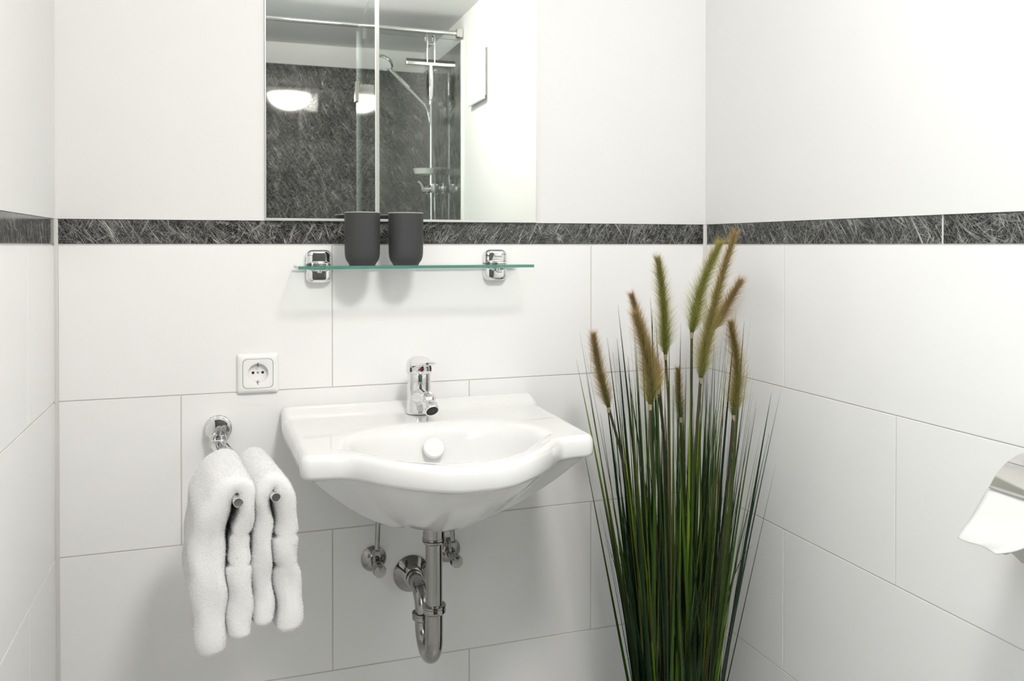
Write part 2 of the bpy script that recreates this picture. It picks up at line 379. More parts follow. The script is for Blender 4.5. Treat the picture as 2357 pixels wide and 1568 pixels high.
# ================================================================== washbasin
BX = .388
def basin():
    t = thing('washbasin', (BX, 0, .66), 'white ceramic washbasin with bowed front hung on the tiled wall', 'washbasin')
    half = [(0, -.538), (.035, -.535), (.07, -.520), (.110, -.490), (.146, -.453), (.172, -.420), (.190, -.401), (.212, -.392), (.235, -.388)]
    # rounded shoulder corner, then the side running back to the wall
    cr = .022; cxx, cyy = .2655-cr, -.387+cr
    corner = [(cxx+cr*math.cos(a), cyy+cr*math.sin(a)) for a in np.linspace(-PI/2, 0, 7)]
    side = [(.266, -.30), (.269, -.2), (.273, -.1), (.275, -.05), (.275, -.02), (.274, -.0015)]
    hs = [tuple(p) for p in catmull(half, 6)] + corner[1:] + side
    out = hs + [(-x, y) for x, y in reversed(hs)]
    outline = np.array(out[:-1])
    C = np.array((0, -.27)); N = 360
    # sample by angle (star shaped about C)
    def cast(poly, th, C=C, near=False):
        d = np.array((math.cos(th), math.sin(th))); best = None
        A = poly; B = np.roll(poly, -1, axis=0); e = B-A; den = d[0]*e[:, 1]-d[1]*e[:, 0]
        with np.errstate(divide='ignore', invalid='ignore'):
            r = A-C
            tt = (r[:, 0]*e[:, 1]-r[:, 1]*e[:, 0])/den; ss = (r[:, 0]*d[1]-r[:, 1]*d[0])/den
        ok = (tt > 0) & (ss >= -1e-6) & (ss <= 1+1e-6)
        return C + d*(tt[ok].min() if near else tt[ok].max())
    ths = [2*PI*i/N for i in range(N)]
    # denser at corners: use angles of the corners too
    P = np.array([cast(outline, th) for th in ths])
    tg = np.roll(P, -1, axis=0)-np.roll(P, 1, axis=0); nn = np.stack([tg[:, 1], -tg[:, 0]], 1); nn /= np.linalg.norm(nn, axis=1)[:, None]
    for _ in range(2): nn = (nn+np.roll(nn, 1, 0)+np.roll(nn, -1, 0)); nn /= np.linalg.norm(nn, axis=1)[:, None]
    def inset(d):
        Q = P-nn*d; Q[:, 1] = np.minimum(Q[:, 1], -.0012); return Q
    a_, b_ = .180, .150; BC = np.array((0, -.335))
    inner = inset(.046); inner[:, 1] = np.minimum(inner[:, 1], -.10)
    rad0 = []
    for th in ths:
        c, s_ = math.cos(th), math.sin(th); r1 = (abs(c/a_)**2.1+abs(s_/b_)**2.1)**(-1/2.1)
        r2 = np.linalg.norm(cast(inner, th, BC, True)-BC); rad0.append((r1**-9+r2**-9)**(-1/9))
    rad0 = np.array(rad0)
    for _ in range(6): rad0 = (rad0*2+np.roll(rad0, 1)+np.roll(rad0, -1))/4
    cs = np.stack([np.cos(ths), np.sin(ths)], 1)
    def bowl(s, off=0.0, cy=None):
        cc = BC if cy is None else np.array((0, cy))
        return cc+cs*(rad0*s+off)[:, None]
    def lift(y): return .017*sstep(-.072, -.014, y)
    def ring(Q, z, lifted=False, zf=None):
        res = []
        for q in Q:
            zz = z + (lift(q[1]) if lifted else 0)
            res.append((q[0], q[1], zz-.66))
        return res
    small = np.array([(.024*math.cos(th), -.21+.024*math.sin(th)) for th in ths])
    rings = [ring(small, .660)]
    O1 = inset(.010)
    prof = [(.06, .6618), (.15, .6665), (.25, .6745), (.36, .687), (.47, .703), (.58, .7215), (.68, .7405), (.77, .7590), (.84, .7745), (.90, .789), (.95, .8015), (.985, .8088)]
    for rho, z in prof:
        g = rho
        Q = small*(1-g)+O1*g
        # the front of the bowl is fuller than the shoulders
        rings.append(ring(Q, z))
    rings += [ring(inset(.006), .8095), ring(inset(.002), .812), ring(inset(0), .817), ring(inset(0), .830, True), ring(inset(.0012), .840, True), ring(inset(.0042), .8465, True), ring(inset(.009), .8495, True), ring(inset(.014), .8503, True), ring(inset(.018), .8502, True)]
    E0 = bowl(1, .022); D0 = inset(.018)
    for g in (.03, .06, .09, .12, .16, .2, .25, .31, .38, .46, .56, .7, .85, 1.0):
        rings.append(ring(D0*(1-g)+E0*g, .850-.0015*g, True))
    rings += [ring(bowl(1, .014), .8475), ring(bowl(1, .007), .8440), ring(bowl(1.0), .837), ring(bowl(.965), .824)]
    for s, z, cy in ((.93, .804, -.333), (.88, .785, -.328), (.81, .766, -.32), (.71, .749, -.31), (.58, .735, -.298), (.43, .724, -.286), (.28, .717, -.276), (.13, .713, -.27)):
        rings.append(ring(bowl(s, 0, cy), z))
    me = loft('body', rings); link('body', me, 'ceramic', t, smooth=50)
    # overflow cover on the rear wall of the bowl
    d = Vector((0, -.80, .60)).normalized()
    c = Vector((.001, -.2045, .806-.66))
    link('overflow_cover', lathe('overflow_cover', [(.0205, -.006), (.0205, .002), (.0195, .0034), (.0175, .0040), (.0165, .0036), (.002, .0036)], 36, mat3=axis_mat(d), center=c), 'ceramic', t, smooth=40)
    link('drain_ring', lathe('drain_ring', [(.030, .0505), (.031, .054), (.027, .0555), (.021, .053), (.006, .052)], 32, center=(0, -.262, .0)), 'chrome', t, smooth=40)
    return t
basin()

# ------------------------------------------------------------------ tap
def tap():
    t = thing('basin_tap', (BX, -.078, .8505), 'chrome single lever tap standing on the washbasin', 'tap')
    link('base_ring', lathe('base_ring', [(.0262, 0), (.0268, .001), (.0268, .003), (.0258, .0042)], 40), 'chrome', t, smooth=35)
    link('body', lathe('body', [(.0252, .004), (.0250, .010), (.0246, .045), (.0246, .0660), (.0240, .0664), (.0240, .0672), (.0246, .0676), (.0246, .0815), (.0240, .083)], 48), 'chrome', t, smooth=35)
    # spout: swells out of the body toward the front
    pts = [(0, -.004, .034), (0, -.030, .037), (0, -.055, .040), (0, -.078, .0415), (0, -.086, .0415)]
    pp = catmull(pts, 6); k = len(pp)
    rad = [.0195-(.0195-.0152)*sstep(0, .6, i/(k-1)) for i in range(k)]; rad[-1] -= .002
    sp = link('spout', tube('spout', pp, rad, 28), 'chrome', t, smooth=50)
    d = Vector((0.10, -.80, -.62)).normalized(); c0 = Vector((0, -.084, .040))
    ball = [(.0145*math.sin(a), -.0145*math.cos(a)) for a in np.linspace(.15, 2.2, 10)]
    ae = link('aerator', lathe('aerator', ball+[(.0130, .010), (.0145, .0115), (.0148, .0180), (.0142, .0186), (.0142, .0192), (.0148, .0198), (.0148, .0275), (.0140, .0288), (.0122, .0288), (.0120, .0270), (.002, .0270)], 32, mat3=axis_mat(d), center=c0), 'chrome', t, smooth=35)
    link('aerator_face', lathe('aerator_face', [(.0119, .0268), (.0119, .0278), (.0098, .0280), (.0092, .0272), (.0080, .0272), (.0075, .0282), (.006, .0282), (.0055, .0272), (.0036, .0272), (.003, .0284), (.0008, .0284)], 28, mat3=axis_mat(d), center=c0), 'rubber', ae, smooth=20)
    # lever cap and paddle
    lv = link('lever', lathe('lever', [(.0255, .0835), (.0268, .085), (.0270, .092), (.0262, .102), (.0240, .109), (.0190, .1135), (.010, .1155), (.002, .116)], 40), 'chrome', t, smooth=40)
    rr = []
    for u in np.linspace(0, 1, 14):
        y = .008-.108*u; w = .0445-.014*u-.012*max(0, (u-.85)/.15)**2; th = .026*(1-u)**1.4+.0055-.002*max(0, (u-.9)/.1); z = .1015+.010*u+.004*u*u
        rr.append([(w/2*math.copysign(abs(math.cos(a))**.75, math.cos(a)), y, z+th/2*math.copysign(abs(math.sin(a))**.85, math.sin(a))) for a in np.linspace(0, 2*PI, 24, endpoint=False)])
    link('paddle', loft('paddle', rr), 'chrome', lv, smooth=60)
    for sgn, mt in ((-1, 'red_dot'), (1, 'blue_dot')):
        V = [(0, -.0278, .0935)]+[(sgn*.0042*math.sin(a), -.0278, .0935+.0042*math.cos(a)) for a in np.linspace(0, PI, 12)]
        V += [(x, y+.003, z) for x, y, z in V]; n = 13
        F = [tuple(range(n)), tuple(range(2*n-1, n-1, -1))]+[(i, (i+1) % n, n+(i+1) % n, n+i) for i in range(n)]
        link('temperature_dot', me_from('temperature_dot', V, F), mt, lv)
    for sx in (-1, 1):
        link('grip_notch', lathe('grip_notch', [(.0014, -.005), (.0022, -.002), (.0022, .002), (.0014, .005)], 10, center=(sx*.0205, -.0172, .0925)), 'rubber', lv, smooth=60)
    return t
tap()

# ------------------------------------------------------------------ drain trap and valves
def trap():
    t = thing('waste_pipe', (BX, -.21, .36), 'chrome U-bend waste pipe running from the washbasin to the wall', 'drain pipe')
    r = .0162; zc = .435-.36
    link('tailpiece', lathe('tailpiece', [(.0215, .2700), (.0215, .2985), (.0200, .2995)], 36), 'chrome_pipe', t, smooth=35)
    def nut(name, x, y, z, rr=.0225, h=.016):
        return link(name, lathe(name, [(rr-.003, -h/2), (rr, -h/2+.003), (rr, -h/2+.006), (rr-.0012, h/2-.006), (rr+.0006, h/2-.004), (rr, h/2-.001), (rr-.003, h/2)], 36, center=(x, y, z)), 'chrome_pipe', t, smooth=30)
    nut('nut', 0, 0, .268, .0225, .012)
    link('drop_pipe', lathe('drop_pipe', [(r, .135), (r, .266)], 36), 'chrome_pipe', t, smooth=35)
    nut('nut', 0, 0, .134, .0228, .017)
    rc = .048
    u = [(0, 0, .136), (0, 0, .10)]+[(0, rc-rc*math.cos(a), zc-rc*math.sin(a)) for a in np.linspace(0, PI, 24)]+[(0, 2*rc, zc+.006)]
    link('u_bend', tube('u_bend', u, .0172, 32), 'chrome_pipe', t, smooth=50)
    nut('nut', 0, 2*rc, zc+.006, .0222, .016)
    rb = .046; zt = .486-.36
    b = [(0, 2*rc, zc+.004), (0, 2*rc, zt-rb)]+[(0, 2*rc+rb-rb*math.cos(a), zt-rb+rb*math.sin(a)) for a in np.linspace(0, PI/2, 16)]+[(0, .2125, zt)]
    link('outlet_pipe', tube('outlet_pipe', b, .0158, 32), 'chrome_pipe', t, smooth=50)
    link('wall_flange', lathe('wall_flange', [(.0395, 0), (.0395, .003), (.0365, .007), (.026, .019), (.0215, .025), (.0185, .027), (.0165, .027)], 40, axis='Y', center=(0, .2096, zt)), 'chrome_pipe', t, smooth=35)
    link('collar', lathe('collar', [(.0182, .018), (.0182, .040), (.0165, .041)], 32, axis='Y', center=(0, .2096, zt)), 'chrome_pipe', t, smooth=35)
trap()
def valve(x, label):
    t = thing('angle_valve', (x, 0, .528), label, 'valve', 'angle valves under the washbasin')
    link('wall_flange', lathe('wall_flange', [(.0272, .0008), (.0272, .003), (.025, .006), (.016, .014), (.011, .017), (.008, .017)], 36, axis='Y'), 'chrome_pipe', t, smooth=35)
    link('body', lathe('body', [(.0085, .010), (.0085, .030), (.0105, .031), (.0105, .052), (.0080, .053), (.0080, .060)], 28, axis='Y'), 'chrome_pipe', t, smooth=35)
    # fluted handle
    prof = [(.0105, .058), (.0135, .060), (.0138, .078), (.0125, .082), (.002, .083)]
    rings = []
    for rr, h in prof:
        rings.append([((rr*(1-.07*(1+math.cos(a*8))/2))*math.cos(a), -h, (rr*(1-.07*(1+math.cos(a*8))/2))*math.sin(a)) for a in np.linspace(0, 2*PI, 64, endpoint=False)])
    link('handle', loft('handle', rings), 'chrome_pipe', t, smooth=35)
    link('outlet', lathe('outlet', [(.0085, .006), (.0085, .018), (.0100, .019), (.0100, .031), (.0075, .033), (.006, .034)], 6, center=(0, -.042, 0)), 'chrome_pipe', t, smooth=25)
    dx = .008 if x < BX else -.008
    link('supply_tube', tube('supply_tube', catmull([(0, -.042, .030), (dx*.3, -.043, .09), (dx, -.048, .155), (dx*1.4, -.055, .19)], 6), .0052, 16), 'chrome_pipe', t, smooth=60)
valve(.306, 'chrome angle valve with supply tube left of the waste pipe')
valve(.470, 'chrome angle valve with supply tube right of the waste pipe')

# ================================================================== socket
def socket():
    t = thing('power_socket', (.069, 0, .9375), 'white square wall socket on the tiles above the towels', 'socket')
    sc = lambda w, r: by_angle(rrect(w, w, r, 10), 96)
    rings = [on_back(sc(.0815, .004), -.0003), on_back(sc(.0815, .004), -.003), on_back(sc(.0795, .005), -.0055), on_back(sc(.074, .006), -.0078), on_back(sc(.068, .007), -.0094), on_back(sc(.0615, .009), -.0100), on_back(sc(.0600, .009), -.0098), on_back(sc(.0596, .009), -.006)]
    link('frame', loft('frame', rings, True, False), 'white_plastic', t, smooth=40)
    b = sc(.0586, .0088)
    cr = lambda r, y: on_back(circ_like(b, r), y)
    rings = [on_back(b, -.005), on_back(b, -.0096), on_back(sc(.0578, .0086), -.0102), cr(.0215, -.0104), cr(.0203, -.0098), cr(.0192, -.0006), cr(.004, -.0006)]
    ins = link('insert', loft('insert', rings, False, True), 'white_plastic', t, smooth=35)
    for dx in (-.0095, .0095):
        link('pin_hole', lathe('pin_hole', [(.0027, 0), (.0027, .0012), (.002, .0013)], 16, axis='Y', center=(dx, 0, .001)), 'hole', ins)
    link('screw_cap', lathe('screw_cap', [(.0024, 0), (.0024, .0012), (.002, .0013)], 16, axis='Y', center=(0, 0, .001)), 'grey_plug', ins)
    for sz in (-1, 1):
        link('earth_clip', boxes_me('earth_clip', [(-.0014, -.0004, -.0106, -.001, sz*.0185-.003, sz*.0185+.003), (-.0014, .0022, -.0104, -.001, sz*.0185-.0036, sz*.0185-.0028), (-.0014, .0022, -.0104, -.001, sz*.0185+.0028, sz*.0185+.0036)]), 'chrome_satin', ins)
socket()

# ================================================================== mirror
MX0, MX1 = .0858, .6755
t = thing('wall_mirror', ((MX0+MX1)/2, 0, 1.25), 'rectangular frameless wall mirror resting on the dark border strip', 'mirror')
mw = MX1-MX0; mh = .62
link('pane', box_me('pane', -mw/2, mw/2, -.0075, -.0025, .0045, mh, .0005, 1), 'mirror', t)
link('bottom_rail', box_me('bottom_rail', -mw/2, mw/2, -.0098, -.0022, .0002, .0052, .0006, 1), 'aluminium', t)
for sx in (-1, 1):
    x0 = sx*mw/2
    link('edge_strip', box_me('edge_strip', min(x0, x0+sx*.0016), max(x0, x0+sx*.0016), -.0088, -.0022, .0005, mh), 'aluminium', t)

# ================================================================== shelf
SX0, SX1, SD, SZ = .140, .627, .124, 1.1555
def shelf():
    t = thing('glass_shelf', ((SX0+SX1)/2, 0, SZ), 'clear glass shelf with green edge on two chrome brackets below the mirror', 'shelf')
    w = SX1-SX0; b = .003
    bm = bmesh.new(); add_box(bm, -w/2, w/2, -SD, -.013, -b, b)
    bm.normal_update()
    for f in bm.faces: f.material_index = 0 if abs(f.normal.z) > .5 else 1
    me = bpy.data.meshes.new('pane'); bm.to_mesh(me); bm.free()
    link('pane', me, ['shelf_glass', 'glass_edge'], t)
    for bx in (.191, .577):
        x = bx-(SX0+SX1)/2
        e = thing('bracket', (x, 0, 0), '', ''); del e['label']; del e['category']; e.parent = t
        for s in (1, -1):
            hh = .0305; rad = [.013, .013, .002, .002] if s > 0 else [.002, .002, .013, .013]
            def rg(k, y): return [(px, y, s*(.0042+hh/2)+pz*1.0) for px, pz in rrect(.0525-2*k, hh-k, [max(.001, r_-k*.6) for r_ in rad])]
            link('half_shell', loft('half_shell', [rg(0, -.0008), rg(0, -.010), rg(.0015, -.0145), rg(.005, -.0185), rg(.010, -.0205), rg(.0145, -.0210)]), 'chrome', e, smooth=60)
            z0 = .0031 if s > 0 else -.0071
            link('clamp_jaw', box_me('clamp_jaw', -.017, .017, -.036, -.008, z0, z0+.004, .0009, 2), 'chrome', e, smooth=40)
        link('clamp_screw', lathe('clamp_screw', [(.0038, -.0132), (.0046, -.0122), (.0046, -.0072)], 18, center=(0, -.029, 0)), 'chrome_satin', e, smooth=35)
shelf()

def cup(x, y, label):
    t = thing('tumbler', (x, y, SZ+.0031), label, 'tumbler', 'dark grey tumblers on the glass shelf')
    prof = [(.024, 0), (.0262, .0002), (.0268, .002), (.0280, .0042), (.0318, .0095), (.0342, .016), (.0352, .024), (.0355, .034), (.0360, .1060)]
    inner = [(.0333, .1076), (.0325, .03), (.030, .016), (.02, .008), (.003, .007)]
    link('body', lathe('body', prof, 64, cap1=False), 'cup', t, smooth=30)
    link('rim', lathe('rim', [(.0360, .1060), (.0359, .1074), (.0350, .1080), (.0338, .1079), (.0333, .1070)], 64, cap0=False, cap1=False), 'cup_rim', t, smooth=60)
    link('lining', lathe('lining', [(.0333, .1070)]+inner[1:], 64, cap0=False), 'cup', t, smooth=40)
cup(.2700, -.0835, 'matt dark grey tumbler on glass shelf, the one nearer the towels')
cup(.3595, -.0835, 'matt dark grey tumbler on glass shelf, the one nearer the plant')

# ================================================================== towel holder and towels
HX, HZ = -.008, .831
ENDS = [(.022, -.456), (.0775, -.446)]
BZ = .808
def towel_holder():
    t = thing('towel_holder', (HX, 0, HZ), 'chrome wall towel holder with two swinging arms', 'towel holder')
    link('rosette', lathe('rosette', [(.0262, .0006), (.0262, .010), (.0245, .012), (.0230, .0125), (.0230, .026), (.0215, .0295), (.012, .0315), (.002, .032)], 44, axis='Y'), 'chrome', t, smooth=35)
    link('hinge_block', box_me('hinge_block', -.013, .013, -.046, -.012, -.034, -.016, .003, 3), 'chrome', t, smooth=40)
    for i, (ex, ey) in enumerate(ENDS):
        sx = -.009 if i == 0 else .009
        a = Vector((sx, -.036, BZ-HZ)); b = Vector((ex-HX, ey, BZ-HZ))
        ar = link('arm', tube('arm', [a, b], .0062, 20), 'chrome', t, smooth=40)
        d = (b-a).normalized()
        link('end_cap', lathe('end_cap', [(.0064, -.006), (.0074, -.005), (.0074, .004), (.0064, .005)], 20, mat3=axis_mat(d), center=b), 'chrome_satin', ar, smooth=35)
        link('pivot', lathe('pivot', [(.0066, -.008), (.0066, .014), (.005, .016)], 18, center=(a.x, -.036, BZ-HZ)), 'chrome', ar, smooth=35)
towel_holder()

def towel(label, path, y0, y1, slope, bands, seed, npile=110000):
    """path: list of (x, z, thickness) at the front edge, from one hem over the arm to the other hem"""
    rng = np.random.default_rng(seed)
    t = thing('towel', (path[len(path)//2][0], (y0+y1)/2, BZ+.006), label, 'towel', 'white towels on the holder')
    P = np.array(catmull(path, 16)); n = len(P)
    xz = P[:, :2]; th = P[:, 2].copy()
    side = np.arange(n) > np.argmax(xz[:, 1])
    tg = np.gradient(xz, axis=0); tg /= np.linalg.norm(tg, axis=1)[:, None]; nr = np.stack([-tg[:, 1], tg[:, 0]], 1)
    wy = (y1-y0); K = 56
    rings = []
    ph = rng.random(12)*6.28
    def add(i, f, ext=0.0):
        c = xz[i]+tg[i]*ext; hw = th[i]/2*f; hy = wy/2-(1-f)*.012
        if bands and side[i]:
            for zb in bands: hw *= 1-.28*math.exp(-((xz[i][1]-zb)/.0045)**2)
        r = min(hw, .020)*.92
        ring = []
        for px, py in rrect(2*hw, 2*hy, r, 13):
            x = c[0]+nr[i][0]*px; z = c[1]+nr[i][1]*px; y = (y0+y1)/2+py
            fr = (py/hy+1)/2      # 0 at the front edge
            wob = .0022*math.sin(z*42+ph[0]+y*18)+.0016*math.sin(z*95+ph[1]+x*60)+.0012*math.sin(y*70+ph[2]+z*25)
            yw = .0045*math.sin(z*23+ph[3])+.002*math.sin(z*61+ph[4])
            x += slope*(y-y0)+wob; y += yw if fr < .5 else 0
            ring.append((x-t.location.x, y-t.location.y, z-t.location.z))
        rings.append(ring)
    for f, e in ((.30, -.0085), (.62, -.007), (.85, -.004)): add(0, f, e)
    for i in range(n): add(i, 1.0)
    for f, e in ((.85, .004), (.62, .007), (.30, .0085)): add(n-1, f, e)
    me = loft('cloth', rings); link('cloth', me, 'terry', t, smooth=70)
    V = [v.co[:] for v in me.vertices]; F = [tuple(p.vertices) for p in me.polygons]
    Pp, Nn = scatter_tris(V, F, npile, rng)
    D = Nn+rng.normal(scale=.7, size=(npile, 3)); D[:, 2] -= .2
    D /= np.linalg.norm(D, axis=1)[:, None]; D *= rng.uniform(.0010, .0032, (npile, 1))
    pm = spike_mesh('terry_pile', Pp-Nn*.0004, D, .0008, rng)
    o = link('terry_pile', pm, 'terry', t); o['kind'] = 'stuff'
towel('thick white towel on the holder arm farther from the washbasin',
      [(-.014, .578, .040), (-.017, .61, .046), (-.0195, .66, .052), (-.0200, .71, .053), (-.0175, .76, .049), (-.010, .80, .040), (.006, .823, .030), (.022, .8285, .026), (.0335, .818, .024), (.0345, .79, .024),
       (.0295, .74, .031), (.0262, .69, .036), (.0252, .64, .038), (.0262, .598, .036)], -.442, -.232, -.085, (.749, .702), 3)
towel('white towel on the holder arm next to the washbasin',
      [(.060, .608, .030), (.0600, .65, .032), (.0605, .70, .031), (.0615, .75, .027), (.0600, .79, .024), (.0655, .818, .024), (.0775, .8285, .026), (.0900, .820, .028), (.0965, .79, .032),
       (.0970, .74, .036), (.0985, .69, .040), (.1005, .64, .042), (.1010, .594, .038)], -.434, -.232, -.150, (.738, .690), 8)

# ================================================================== toilet roll
def toilet_roll():
    cx_, cz = 1.061, .827; y0, y1 = -1.040, -.917
    h = thing('toilet_roll_holder', (XR, -.98, .90), 'chrome toilet roll holder with curved cover on the right wall', 'roll holder')
    def lp(v): return (v[0]-XR, v[1]+.98, v[2]-.90)
    pr = []
    pts = [(1.0736+.085*math.cos(a), .8245+.085*math.sin(a)) for a in np.linspace(R(58), R(150), 20)]
    th = .0012
    P = np.array(pts); tg = np.gradient(P, axis=0); tg /= np.linalg.norm(tg, axis=1)[:, None]; nr = np.stack([-tg[:, 1], tg[:, 0]], 1)
    rings = []
    for yy in (y0-.006, y1-.005):
        rings.append([lp((p[0], yy, p[1])) for p in P]+[lp((p[0]+n_[0]*th, yy, p[1]+n_[1]*th)) for p, n_ in zip(P[::-1], nr[::-1])])
    link('cover', loft('cover', rings), 'chrome_satin', h, smooth=50)
    link('cover_lip', tube('cover_lip', [lp((1.0, y0-.006, .8668)), lp((1.0, y1-.005, .8668))], .0016, 10), 'chrome', h, smooth=60)
    link('wall_plate', box_me('wall_plate', -.0040, -.0008, -.062, .062, -.02, .044, .001, 2), 'chrome', h)
    link('spindle', tube('spindle', [lp((XR-.004, y0-.012, .89)), lp((XR-.02, y0-.012, cz+.02)), lp((cx_, y0-.012, cz)), lp((cx_, y0, cz)), lp((cx_, y1-.004, cz))], .0035, 12), 'chrome', h, smooth=60)
    t = thing('toilet_roll', (cx_, (y0+y1)/2, cz), 'white toilet paper roll with folded end under the chrome cover', 'toilet roll')
    w = (y1-y0)/2
    m3 = Matrix.Rotation(-PI/2, 3, 'X')
    link('roll', lathe('roll', [(.019, -w), (.050, -w), (.0515, -w+.0015), (.0515, w-.0015), (.050, w), (.019, w), (.019, -w)], 56, mat3=m3, cap0=False, cap1=False), 'paper', t, smooth=40)
    link('core', lathe('core', [(.0188, -w+.001), (.0188, w-.001), (.0180, w-.001), (.0180, -w+.001), (.0188, -w+.001)], 32, mat3=m3, cap0=False, cap1=False), 'node_tape', t, smooth=40)
    # hanging sheet, folded to a point; leaves the roll at the front and swings out
    prof = [tuple(p) for p in catmull([(-.030, .046), (-.050, .042), (-.061, .033), (-.074, .016), (-.089, -.003), (-.104, -.018), (-.111, -.027)], 5)]
    n = len(prof); V = []; F = []
    cols = 14
    for i, (px, pz) in enumerate(prof):
        u = i/(n-1)
        near = -w + (2*w-.062)*max(0, (u-.45)/.55)**1.0     # the near edge is folded in toward the far edge
        for j in range(cols):
            y = w + (near-w)*j/(cols-1)
            V.append((px+.0012*math.sin(j*.9+u*5)*u, y, pz+.0016*math.sin(j*.7+u*3)*u))
    for i in range(n-1):
        for j in range(cols-1): F.append((i*cols+j, i*cols+j+1, (i+1)*cols+j+1, (i+1)*cols+j))
    me = me_from('sheet', V, F)
    o = link('sheet', me, 'paper', t, smooth=179)
    sm = o.modifiers.new('thickness', 'SOLIDIFY'); sm.thickness = .0012; sm.offset = 0
    # second ply hanging lower behind it, with a torn hem
    prof2 = catmull([(-.0515, .0), (-.0540, -.018), (-.050, -.036), (-.040, -.052)], 5); V = []; F = []
    for i, (px, pz) in enumerate(prof2):
        u = i/(len(prof2)-1)
        for j in range(cols):
            y = w-.004-2*(w-.004)*j/(cols-1); V.append((px+.001*math.sin(j*1.3)*u, y, pz-.004*u*math.sin(j*1.7+1)*(u > .6)))
    for i in range(len(prof2)-1):
        for j in range(cols-1): F.append((i*cols+j, i*cols+j+1, (i+1)*cols+j+1, (i+1)*cols+j))
    o = link('loose_ply', me_from('loose_ply', V, F), 'paper', t, smooth=179)
    sm = o.modifiers.new('thickness', 'SOLIDIFY'); sm.thickness = .001; sm.offset = 0
toilet_roll()

# ================================================================== shower (seen in the mirror)
HXX = .608
def shower_screen():
    t = thing('shower_screen', (HXX, YS, .05), 'fixed glass shower panel under a chrome rail, seen in the mirror', 'shower screen')
    g = boxes = bmesh.new(); add_box(g, 0, XR-.012-HXX, -.004, .004, .0, 2.15); g.normal_update()
    for f in g.faces: f.material_index = 0 if abs(f.normal.y) > .5 else 1
    me = bpy.data.meshes.new('pane'); g.to_mesh(me); g.free(); link('pane', me, ['shower_glass', 'glass_edge_pale'], t)
    link('rail', tube('rail', [(XL+.003-HXX, 0, 2.182), (XR-.003-HXX, 0, 2.182)], .0105, 20), 'chrome', t, smooth=40)
    for x in (XR-.004-HXX, XL+.006-HXX):
        s = -1 if x > 0 else 1
        link('wall_bracket', box_me('wall_bracket', min(x, x+s*.032), max(x, x+s*.032), -.016, .016, 2.162, 2.202, .003, 2), 'chrome_satin', t)
    link('glass_clamp', lathe('glass_clamp', [(.011, 2.118), (.011, 2.174)], 20, center=(.026, 0, 0)), 'chrome_satin', t, smooth=35)
    link('wall_profile', box_me('wall_profile', XR-.013-HXX, XR-.0005-HXX-.0145+.0145, -.011, .011, 0, 2.15, .001, 1), 'aluminium', t)
    for z in (1.86, .2):
        link('hinge_plate', box_me('hinge_plate', .010, .072, .005, .013, z-.045, z+.045, .002, 2), 'aluminium', t)
shower_screen()
def shower_door():
    ex, ey = .562-.605, .80
    ang = math.atan2(ex, ey)
    t = thing('shower_door', (.600, YS+.012, .06), 'glass shower door standing open with white edge strip, seen in the mirror', 'shower door', rotz=-ang)
    g = bmesh.new(); add_box(g, -.003, .003, .006, .795, 0, 2.14); g.normal_update()
    for f in g.faces: f.material_index = 0 if abs(f.normal.x) > .5 else 1
    me = bpy.data.meshes.new('pane'); g.to_mesh(me); g.free(); link('pane', me, ['shower_glass', 'glass_edge_pale'], t)
    link('edge_strip', box_me('edge_strip', -.007, .007, .790, .804, .0, 2.14, .002, 2), 'white_plastic', t)
    for z in (1.85, .19):
        link('hinge', box_me('hinge', -.012, .012, .0, .05, z-.045, z+.045, .002, 2), 'chrome_satin', t)
shower_door()
link('shower_tray', box_me('shower_tray', XL+.014, XR-.012, YB+.012, YS+.03, 0, .048, .006, 2), 'ceramic')
tag(bpy.data.objects['shower_tray'], 'white shower tray on the floor behind the glass screen', 'shower tray')

